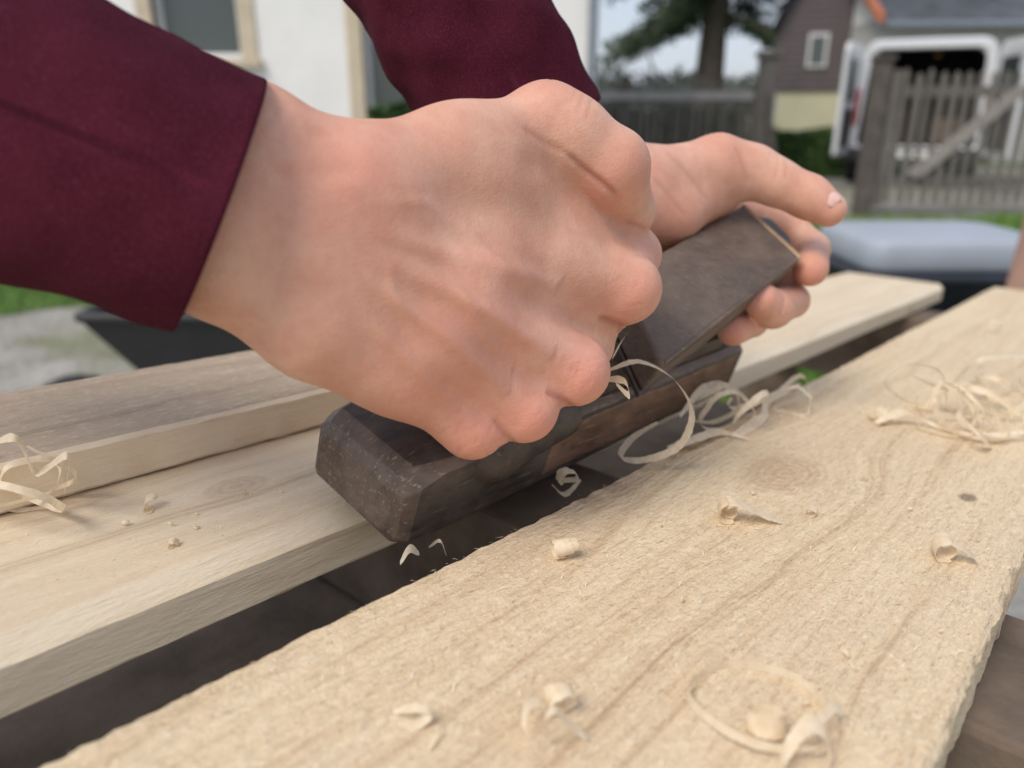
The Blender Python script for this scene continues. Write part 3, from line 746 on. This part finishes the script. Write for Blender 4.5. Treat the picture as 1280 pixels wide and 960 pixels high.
mesh('gables',[(.9,yw,6.2),(.9,yw+8,6.2),(.9,yw+4,9.3),(-8.97,yw,6.2),(-8.97,yw+8,6.2),(-8.97,yw+4,9.3)],[(0,1,2),(3,4,5)],m_white,hs)
def cyl(name,p0,p1,r,mat,parent,seg=16,r1=None,bv=True):
    p0=Vector(p0);p1=Vector(p1);dz=(p1-p0); q=dz.to_track_quat('Z','Y'); r1=r if r1 is None else r1
    rings=[[tuple(p0+q@Vector((r*math.cos(t*2*math.pi/seg),r*math.sin(t*2*math.pi/seg),0))) for t in range(seg)],[tuple(p1+q@Vector((r1*math.cos(t*2*math.pi/seg),r1*math.sin(t*2*math.pi/seg),0))) for t in range(seg)]]
    ob=loft(name,rings,mat,parent,False)
    if bv:
        m=ob.modifiers.new('b','BEVEL');m.width=min(r,r1)*.15;m.segments=2;m.limit_method='ANGLE'
    return ob
cyl('downpipe',(.86,yw-.07,0),(.86,yw-.07,6.0),.05,m_grey,hs)
cyl('gutter',(-9.3,yw-.52,5.98),(1.3,yw-.52,5.98),.07,m_grey,hs)

# ------------------------------------------------------------------ foliage helpers
def mat_leaf(name,a,b_):
    m=NB(name); f=m.noise(m.map(),2.2,2)
    return m.out(m.ramp(f,[(.35,a),(.65,b_)]),.7)
m_con=mat_leaf('conifer_needles',(.028,.050,.028),(.075,.115,.048)); m_hedge=mat_leaf('hedge_leaves',(.03,.07,.018),(.08,.145,.035)); m_far=mat_leaf('far_leaves',(.07,.10,.085),(.11,.14,.11))
m_bark=simple('bark',(.13,.105,.085),.95,.35,6,.02)
def leaves(name,centers,rads,nper,size,mat,parent,seed=1,flat=.6):
    rng=np.random.RandomState(seed);V=[];Fc=[]
    for c,r in zip(centers,rads):
        P=rng.randn(nper,3);P/=np.linalg.norm(P,axis=1)[:,None];P*=(rng.rand(nper,1)**.5)*r;P[:,2]*=flat
        for p in P:
            q=c+p;a=rng.randn(3);a[2]-=.6;a/=np.linalg.norm(a);b=np.cross(a,rng.randn(3));b/=np.linalg.norm(b);s=size*(.5+rng.rand())
            k=len(V);V+=[q-a*s,q+b*s*.35,q+a*s,q-b*s*.35];Fc.append((k,k+1,k+2,k+3))
    return mesh(name,V,Fc,mat,parent)
tr=empty('pine_tree'); tx,ty=6.0,25.0
cyl('trunk',(tx,ty,0),(tx+.15,ty,12),.50,m_bark,tr,12,.12)
rng=np.random.RandomState(4);C=[];Rr=[];k=0
for zz in np.arange(3.9,13.5,.36):
    Lm=(2.9 if zz<8 else 2.9*(13.8-zz)/5.8)
    for q in range(7):
        th=rng.rand()*6.28;L=Lm*(.55+.6*rng.rand()); e=(tx+L*math.cos(th),ty+L*math.sin(th),zz-.42*L+.1*rng.randn())
        cyl('limb_%d'%k,(tx,ty,zz),e,.06,m_bark,tr,5,.015,False);k+=1
        for s in np.linspace(.3,1,6):
            C.append(np.array([tx+L*s*math.cos(th),ty+L*s*math.sin(th),zz-.42*L*s-.12]));Rr.append(.32+.16*rng.rand())
leaves('needles',C,Rr,38,.11,m_con,tr,2,.75)
C=[];Rr=[]
for x in np.arange(-10,60,1.1):
    C.append(np.array([x+rng.randn()*.4,80+rng.randn()*3,1.8+rng.rand()*1.4]));Rr.append(1.8+rng.rand()*1.0)
leaves('distant_trees',C,Rr,120,.55,m_far,None,3,.9)
def hedge(name,x0,x1,y0,y1,z1,size=.04,nn_=7000,seed=1,mat=None):
    e=empty(name); rg=np.random.RandomState(seed); box('core',(x0+.08,y0+.08,0),(x1-.08,y1-.08,z1-.1),m_hedge,e,.05)
    V=[];Fc=[]
    for i in range(nn_):
        f=rg.rand()
        p=np.array([x0+(x1-x0)*rg.rand(),y0+(y1-y0)*rg.rand(),z1*rg.rand()])
        if f<.45:p[1]=y0+.1*rg.rand()
        elif f<.8:p[2]=z1-.1*rg.rand()+.04*math.sin(p[0]*5)
        a=rg.randn(3);a/=np.linalg.norm(a);b=np.cross(a,rg.randn(3));b/=np.linalg.norm(b);s=size*(.5+rg.rand());k=len(V)
        V+=[p-a*s,p+b*s*.6,p+a*s,p-b*s*.6];Fc.append((k,k+1,k+2,k+3))
    mesh('leaves',V,Fc,mat or m_hedge,e)
hedge('hedge',4.15,5.6,12.9,13.6,.74)
hedge('shrub',-1.40,-.9,8.0,8.6,1.10,.05,3000,4)
hedge('garden_shrubs',1.3,3.9,13.2,14.6,1.05,.06,9000,6,mat_leaf('shrub_leaves',(.05,.065,.035),(.115,.13,.07)))

# ------------------------------------------------------------------ fences
def mat_oldwood():
    b=NB('weathered_fence'); g=b.noise(b.map((30,30,2.0)),1,3,.6);f=b.noise(b.map(),1.3,2)
    c=b.ramp(g,[(.3,(.10,.09,.08)),(.6,(.19,.172,.155)),(.8,(.29,.27,.245))]); c=b.mix(b.math('MULTIPLY',f,.3),c,(.10,.105,.07))
    return b.out(c,.9,b.bump(g,.6,.004))
m_old=mat_oldwood(); m_oldd=simple('dark_post',(.10,.085,.074),.9,.35,7,.004)
def picket(parent,name,x0,x1,y,z0,z1,sp,w,seed):
    rg=np.random.RandomState(seed);V=[];Fc=[]
    x=x0
    while x<x1:
        h=z1+rg.randn()*.012; ww=w*(1+.08*rg.randn()); yy=y+rg.randn()*.003; lean=rg.randn()*.006
        b=len(V); pr=[(0,z0),(ww,z0),(ww+lean,h-.04),(ww/2+lean,h),(lean,h-.04)]
        V+=[(x+a,yy-.011,c) for a,c in pr]+[(x+a,yy+.011,c) for a,c in pr]
        Fc+=[tuple(b+i for i in (0,1,2,3,4)),tuple(b+5+i for i in (4,3,2,1,0))]+[(b+i,b+5+i,b+5+(i+1)%5,b+(i+1)%5) for i in range(5)]
        x+=sp*(1+.05*rg.randn())
    return mesh(name,V,Fc,m_old,parent)
gt=empty('wooden_gate'); gy=8.4
picket(gt,'pickets',4.02,8.0,gy,.12,1.46,.125,.060,1)
box('rail_top',(3.95,gy+.013,1.20),(8.05,gy+.06,1.31),m_old,gt,.004)
box('rail_bottom',(3.95,gy+.013,.30),(8.05,gy+.06,.40),m_old,gt,.004)
bl=[np.array([4.20,gy-.035,.44]),np.array([4.34,gy-.035,.38]),np.array([5.30,gy-.035,1.24]),np.array([5.20,gy-.035,1.32])]
hexa('brace',[tuple(p) for p in bl]+[tuple(p+np.array([0,.022,0])) for p in bl],simple('brace_wood',(.29,.265,.235),.9,.2,9,.002),gt,.003)
bl=[p+np.array([2.0,0,0]) for p in bl]
hexa('brace_2',[tuple(p) for p in bl]+[tuple(p+np.array([0,.022,0])) for p in bl],m_old,gt,.003)
box('post',(3.72,gy-.06,0),(3.87,gy+.11,1.55),m_oldd,gt,.012)
box('post_cap',(3.70,gy-.08,1.552),(3.89,gy+.13,1.60),m_oldd,gt,.01)
box('stile',(3.90,gy-.03,.1),(3.99,gy+.012,1.46),m_old,gt,.004)
fn=empty('wooden_fence'); fy=12.0
picket(fn,'pickets',-.2,3.55,fy,.1,1.53,.115,.055,2)
box('rail_top',(-.3,fy-.06,1.20),(3.55,fy-.014,1.32),simple('rail_light',(.31,.30,.28),.9,.2,5,.002),fn,.004)
box('rail_bottom',(-.3,fy-.06,.32),(3.55,fy-.014,.42),m_old,fn,.004)
box('post_1',(3.62,fy-.10,0),(3.86,fy+.14,1.78),m_old,fn,.015); box('post_cap',(3.58,fy-.14,1.782),(3.90,fy+.18,1.87),m_old,fn,.015)
box('post_2',(1.6,fy+.02,0),(1.72,fy+.13,1.55),m_oldd,fn,.01)
cyl('stay',(3.95,fy-.4,0),(3.72,fy-.05,1.3),.05,m_oldd,fn)

# ------------------------------------------------------------------ houses right
def yaw_about(e,px,py,a):
    e.matrix_world=Matrix.Translation((px,py,0))@Matrix.Rotation(a,4,'Z')@Matrix.Translation((-px,-py,0))
m_clad=NB('dark_cladding'); w=m_clad.n.new('ShaderNodeTexWave'); w.bands_direction='Z'; m_clad.l(m_clad.map(),w.inputs[0]); w.inputs['Scale'].default_value=2.2
m_clad=m_clad.out(m_clad.mix(m_clad.noise(m_clad.map(),4,3),(.085,.068,.072),(.14,.115,.118)),.85,m_clad.bump(w.outputs['Fac'],.5,.02))
m_yel=simple('yellow_render',(.58,.54,.38),.9,.08,2,.004)
m_redtile=simple('red_tile',(.42,.14,.07),.8,.3,5,.01)
bh=empty('brown_house'); by=19.0
box('ground_floor',(6.2,by,0),(9.9,by+8,1.45),m_yel,bh)
V=[(6.05,by-.05,1.452),(10.0,by-.05,1.452),(10.0,by-.05,3.6),(8.2,by-.05,7.0),(6.05,by-.05,2.9)]
Vb=[(x,y+8,z) for x,y,z in V]
ob=mesh('upper_floor',V+Vb,[(0,1,2,3,4),(9,8,7,6,5)]+[(i,5+i,5+(i+1)%5,(i+1)%5) for i in range(5)],m_clad,bh);fixn(ob)
mesh('roof',[(5.95,by-.3,2.75),(8.2,by-.3,7.12),(8.2,by+8.3,7.12),(5.95,by+8.3,2.75),(10.25,by-.3,3.3),(10.25,by+8.3,3.3)],[(0,1,2,3),(1,4,5,2)],m_roof,bh)
for i,(x,z) in enumerate(((6.75,1.95),(8.6,1.95),(8.0,4.1))):
    box('window_frame_%d'%i,(x,by-.09,z),(x+.42,by-.052,z+.70),m_frame,bh,.004); box('window_pane_%d'%i,(x+.06,by-.1,z+.06),(x+.36,by-.092,z+.64),m_glass,bh)
yaw_about(bh,6.05,by,R(-24))
def mat_brick():
    b=NB('white_brick'); t=b.n.new('ShaderNodeTexBrick'); m=b.n.new('ShaderNodeMapping'); m.inputs['Rotation'].default_value=(R(90),0,0); b.l(b.tc.outputs['Object'],m.inputs[0]); b.l(m.outputs[0],t.inputs[0]); t.inputs['Scale'].default_value=3; t.inputs['Color1'].default_value=(.56,.54,.51,1); t.inputs['Color2'].default_value=(.48,.46,.44,1); t.inputs['Mortar'].default_value=(.34,.33,.32,1)
    return b.out(t.outputs[0],.9)
wb=empty('white_brick_building'); wy=16.8
box('walls',(7.45,wy,0),(20,wy+7,2.78),mat_brick(),wb)
mesh('roof',[(7.25,wy-.4,2.70),(20.5,wy-.4,2.70),(20.5,wy+3.5,5.0),(7.25,wy+3.5,5.0),(20.5,wy+7.4,2.70),(7.25,wy+7.4,2.70)],[(0,1,2,3),(3,2,4,5)],m_roof,wb)
mesh('gable',[(7.46,wy,2.78),(7.46,wy+7,2.78),(7.46,wy+3.5,4.9)],[(0,1,2)],m_white,wb)
hexa('verge_tiles',[(7.12,wy-.45,2.66),(7.27,wy-.45,2.66),(7.27,wy+3.5,5.0),(7.12,wy+3.5,5.0),(7.12,wy-.45,2.82),(7.27,wy-.45,2.82),(7.27,wy+3.5,5.16),(7.12,wy+3.5,5.16)],m_redtile,wb,.01)
box('gutter',(7.3,wy-.52,2.58),(20.5,wy-.41,2.69),m_grey,wb,.02)
for i,x in enumerate((12.5,15.5,18.5)):
    box('window_%d'%i,(x,wy-.03,1.0),(x+1.1,wy-.002,2.2),m_glass,wb)

# ------------------------------------------------------------------ van (rear doors open)
van=empty('cargo_van'); m_vw=NB('van_paint'); m_vw=m_vw.out((.70,.71,.72),.3,Coat_Weight=.5)
m_int=simple('van_interior',(.045,.043,.042),.8,.3,4,.004); m_blk=simple('black_plastic',(.025,.026,.028),.55,.2,20,.001); m_tail=NB('tail_lamp').out((.35,.02,.015),.25)
m_tyre=simple('tyre',(.02,.02,.02),.85,.2,30,.002); m_rim=simple('rim',(.4,.4,.42),.35,.05,5,.0005,Metallic=.8)
vx0,vx1,vy=4.85,6.65,11.4
def rr(x0,x1,z0,z1,r,rb,y,taper=0):
    o=[];
    for cx,cz,a0,rad_ in ((x1-r-taper,z1-r,0,r),(x0+r+taper,z1-r,90,r),(x0+rb,z0+rb,180,rb),(x1-rb,z0+rb,270,rb)):
        for k in range(7):
            a=R(a0+90*k/6);o.append((cx+rad_*math.cos(a),y,cz+rad_*math.sin(a)))
    return o
outer=[rr(vx0+.03,vx1-.03,.40,1.97,.20,.05,vy,.05),rr(vx0,vx1,.38,2.0,.22,.06,vy+.06,.06),rr(vx0,vx1,.38,2.03,.22,.06,vy+3.0,.06),rr(vx0+.03,vx1-.03,.38,1.95,.25,.06,vy+3.5,.1),rr(vx0+.06,vx1-.06,.38,1.35,.2,.06,vy+4.2,.1),rr(vx0+.1,vx1-.1,.40,1.1,.2,.06,vy+4.9,.12)]
inn=[rr(vx0+.11,vx1-.11,.56,1.88,.16,.04,vy,.05),rr(vx0+.14,vx1-.14,.58,1.86,.16,.04,vy+.03,.05)]
V=[];Fc=[];m=28
allr=[inn[1],inn[0]]+outer
for r in allr: V+=r
for i in range(len(allr)-1):
    for j in range(m): Fc.append((i*m+j,i*m+(j+1)%m,(i+1)*m+(j+1)%m,(i+1)*m+j))
Fc.append(tuple(range((len(allr)-1)*m,len(allr)*m)))
ob=mesh('body',V,Fc,m_vw,van,True);fixn(ob); ob.modifiers.new('e','EDGE_SPLIT').split_angle=R(40)
il=[inn[1],rr(vx0+.1,vx1-.1,.56,1.92,.16,.04,vy+.06,.05),rr(vx0+.1,vx1-.1,.56,1.92,.16,.04,vy+2.6,.05)]
loft('interior',il,m_int,van,False,None,True,False); mesh('bulkhead',il[2],[tuple(range(m))],m_int,van)
def vdoor(name,hx,sgn,ang):
    e=bpy.data.objects.new(name,None);link(e,van);e.location=(hx,vy-.02,0);e.rotation_euler=(0,0,ang)
    w_=.86
    def pr(y,ins=0): 
        return [(sgn*x,y,z) for x,_,z in rr(.0+ins,w_-ins,.46+ins,1.93-ins,.12,.05,0)]
    o=loft('panel',[pr(-.03,.012),pr(-.02),pr(.02),pr(.03,.012)],m_vw,e,False)
    xs=sorted((sgn*.14,sgn*(w_-.14))); box('glass',(xs[0],-.034,1.18),(xs[1],-.031,1.72),m_glass,e,.0)
    box('inner_trim',(xs[0],.031,.56),(xs[1],.038,1.08),m_blk,e,.002); box('glass_in',(xs[0],.031,1.18),(xs[1],.034,1.72),m_glass,e)
    box('handle',(sgn*(w_-.2)-.06,-.06,1.05),(sgn*(w_-.2)+.06,-.031,1.1),m_blk,e,.006)
vdoor('door_left',vx0+.03,1,R(-99)); vdoor('door_right',vx1-.03,-1,R(104))
box('bumper',(vx0-.02,vy-.12,.36),(vx1+.02,vy-.02,.55),m_blk,van,.03)
for i,x in enumerate((vx0+.012,vx1-.112)): box('tail_lamp_%d'%i,(x,vy-.022,.85),(x+.10,vy+.02,1.35),m_tail,van,.012)
for i,(x,y) in enumerate(((vx0+.02,vy+.9),(vx1-.24,vy+.9),(vx0+.02,vy+4.0),(vx1-.24,vy+4.0))):
    cyl('tyre_%d'%i,(x,y,.33),(x+.22,y,.33),.33,m_tyre,van,28); cyl('rim_%d'%i,(x-.005,y,.33),(x+.225,y,.33),.2,m_rim,van,20)
box('number_plate',(5.5,vy-.127,.42),(6.02,vy-.121,.52),m_frame,van,.002)
merge_boxes('load',[((vx0+.2,vy+.7,.60),(vx0+.75,vy+1.3,1.05)),((vx1-.7,vy+.5,.60),(vx1-.25,vy+1.6,.95)),((vx0+.8,vy+1.5,.60),(vx0+1.2,vy+2.1,1.4))],simple('crates',(.13,.09,.06),.8,.3,6,.002),van,.01)
cyl('reflection_spot',(5.9,vy+.9,1.80),(5.9,vy+.9,1.84),.05,NB('reflection_orange').out((.8,.4,.15),.3),van,14)  # orange disc painted in place of a reflected light spot, no lamp here
yaw_about(van,5.75,vy,R(-25))

# ------------------------------------------------------------------ storage box with grey lid, wheelbarrow, post
bn=empty('storage_box'); m_lid=simple('grey_lid',(.33,.365,.42),.6,.07,3,.001); m_navy=simple('navy_plastic',(.02,.026,.042),.5,.2,6,.001)
bx0,bx1,by0,by1=1.08,1.66,2.28,2.74
def rrz(x0,x1,y0,y1,r,z):
    o=[]
    for cx,cy,a0 in ((x1-r,y1-r,0),(x0+r,y1-r,90),(x0+r,y0+r,180),(x1-r,y0+r,270)):
        for k in range(7):
            a=R(a0+15*k);o.append((cx+r*math.cos(a),cy+r*math.sin(a),z))
    return o
zt=.725
loft('lid',[rrz(bx0+.012,bx1-.012,by0+.012,by1-.012,.06,zt-.100),rrz(bx0,bx1,by0,by1,.07,zt-.085),rrz(bx0,bx1,by0,by1,.07,zt-.022),rrz(bx0+.008,bx1-.008,by0+.008,by1-.008,.07,zt-.008),rrz(bx0+.03,bx1-.03,by0+.03,by1-.03,.07,zt),rrz(bx0+.10,bx1-.10,by0+.10,by1-.10,.05,zt+.006)],m_lid,bn,True)
loft('tub',[rrz(bx0+.09,bx1-.09,by0+.07,by1-.07,.05,.02),rrz(bx0+.02,bx1-.02,by0+.02,by1-.02,.06,zt-.135),rrz(bx0-.01,bx1+.01,by0-.005,by1+.005,.07,zt-.130),rrz(bx0-.01,bx1+.01,by0-.005,by1+.005,.07,zt-.103)],m_navy,bn,True)
for i,x in enumerate((bx0+.12,bx1-.18)): cyl('foot_%d'%i,(x,by0+.15,.04),(x+.05,by0+.15,.04),.04,m_blk,bn)
wp=empty('wooden_post'); cyl('shaft',(1.300,1.93,0),(1.345,1.93,.88),.05,simple('post_wood',(.42,.25,.19),.8,.15,9,.002),wp,24)
wbw=empty('wheelbarrow')
cx,cy=-.80,2.05
def trq(w0,w1,l0,l1,z): return [(cx+w0,cy+l0,z),(cx+w1,cy+l0,z),(cx+w1,cy+l1,z),(cx+w0,cy+l1,z)]
Rg=[None,trq(-.285,.385,-.205,.325,.605),trq(-.13,.30,-.12,.24,.36)]
o=loft('tray',[Rg[1],Rg[2]],m_blk,wbw,False,None,True,False); mesh('tray_floor',Rg[2],[(0,1,2,3)],m_blk,wbw)
m_=o.modifiers.new('s','SOLIDIFY');m_.thickness=.008; m_.offset=0
V=[Vector(p) for p in Rg[1]]
for i in range(4): cyl('rim_%d'%i,V[i],V[(i+1)%4],.014,m_blk,wbw,10)
for i,yy in enumerate((cy-.1,cy+.22)): cyl('handle_%d'%i,(cx+.85,yy,.50),(cx-.45,yy*.6+(cy+.06)*.4,.22),.017,m_blk,wbw,10)
for i,yy in enumerate((cy-.1,cy+.22)): cyl('leg_%d'%i,(cx+.25,yy,0),(cx+.22,yy,.38),.015,m_blk,wbw,10)
cyl('wheel',(cx-.48,cy+.02,.18),(cx-.48,cy+.10,.18),.18,m_tyre,wbw,24)

# ------------------------------------------------------------------ light
w=bpy.data.worlds.new('World'); scene.world=w; w.use_nodes=True; nt=w.node_tree; bg=nt.nodes['Background']
sky=nt.nodes.new('ShaderNodeTexSky'); sky.sky_type='NISHITA'; sky.sun_disc=False; sky.sun_elevation=R(52); sky.air_density=1.0; sky.dust_density=2.0; sky.ozone_density=1.0
tc=nt.nodes.new('ShaderNodeTexCoord'); mp=nt.nodes.new('ShaderNodeMapping'); mp.inputs['Scale'].default_value=(1,1,3.2); nt.links.new(tc.outputs['Generated'],mp.inputs[0])
nz=nt.nodes.new('ShaderNodeTexNoise'); nz.inputs['Scale'].default_value=2.6; nz.inputs['Detail'].default_value=4; nz.inputs['Roughness'].default_value=.55; nt.links.new(mp.outputs[0],nz.inputs['Vector'])
rp=nt.nodes.new('ShaderNodeValToRGB'); rp.color_ramp.elements[0].position=.40; rp.color_ramp.elements[0].color=(.6,.6,.6,1); rp.color_ramp.elements[1].position=.64; rp.color_ramp.elements[1].color=(.95,.95,.95,1); nt.links.new(nz.outputs[0],rp.inputs[0])
mx=nt.nodes.new('ShaderNodeMix'); mx.data_type='RGBA'; nt.links.new(rp.outputs[0],mx.inputs[0]); nt.links.new(sky.outputs[0],mx.inputs[6]); mx.inputs[7].default_value=(4.7,5.0,5.8,1)
nt.links.new(mx.outputs[2],bg.inputs[0]); bg.inputs[1].default_value=.15
sd_=bpy.data.lights.new('sun','SUN'); sd_.energy=2.5; sd_.angle=R(26); sd_.color=(1,.94,.85)
so=bpy.data.objects.new('sun',sd_); link(so)
el=R(52); sdir=Vector((-.68*math.cos(el),-.733*math.cos(el),math.sin(el)))
so.rotation_euler=sdir.to_track_quat('Z','Y').to_euler()
sky.sun_rotation=math.atan2(sdir.x,sdir.y)

cam=bpy.data.cameras.new('camera'); co=bpy.data.objects.new('camera',cam); link(co)
co.location=CAM; co.rotation_euler=(R(90)-PITCH,0,0); cam.sensor_width=36; cam.lens=F*36/1280; cam.clip_start=.01; cam.clip_end=2000
cam.dof.use_dof=True; cam.dof.focus_distance=.28; cam.dof.aperture_fstop=7
scene.camera=co
scene.view_settings.view_transform='Standard'; scene.view_settings.look='None'; scene.view_settings.exposure=0
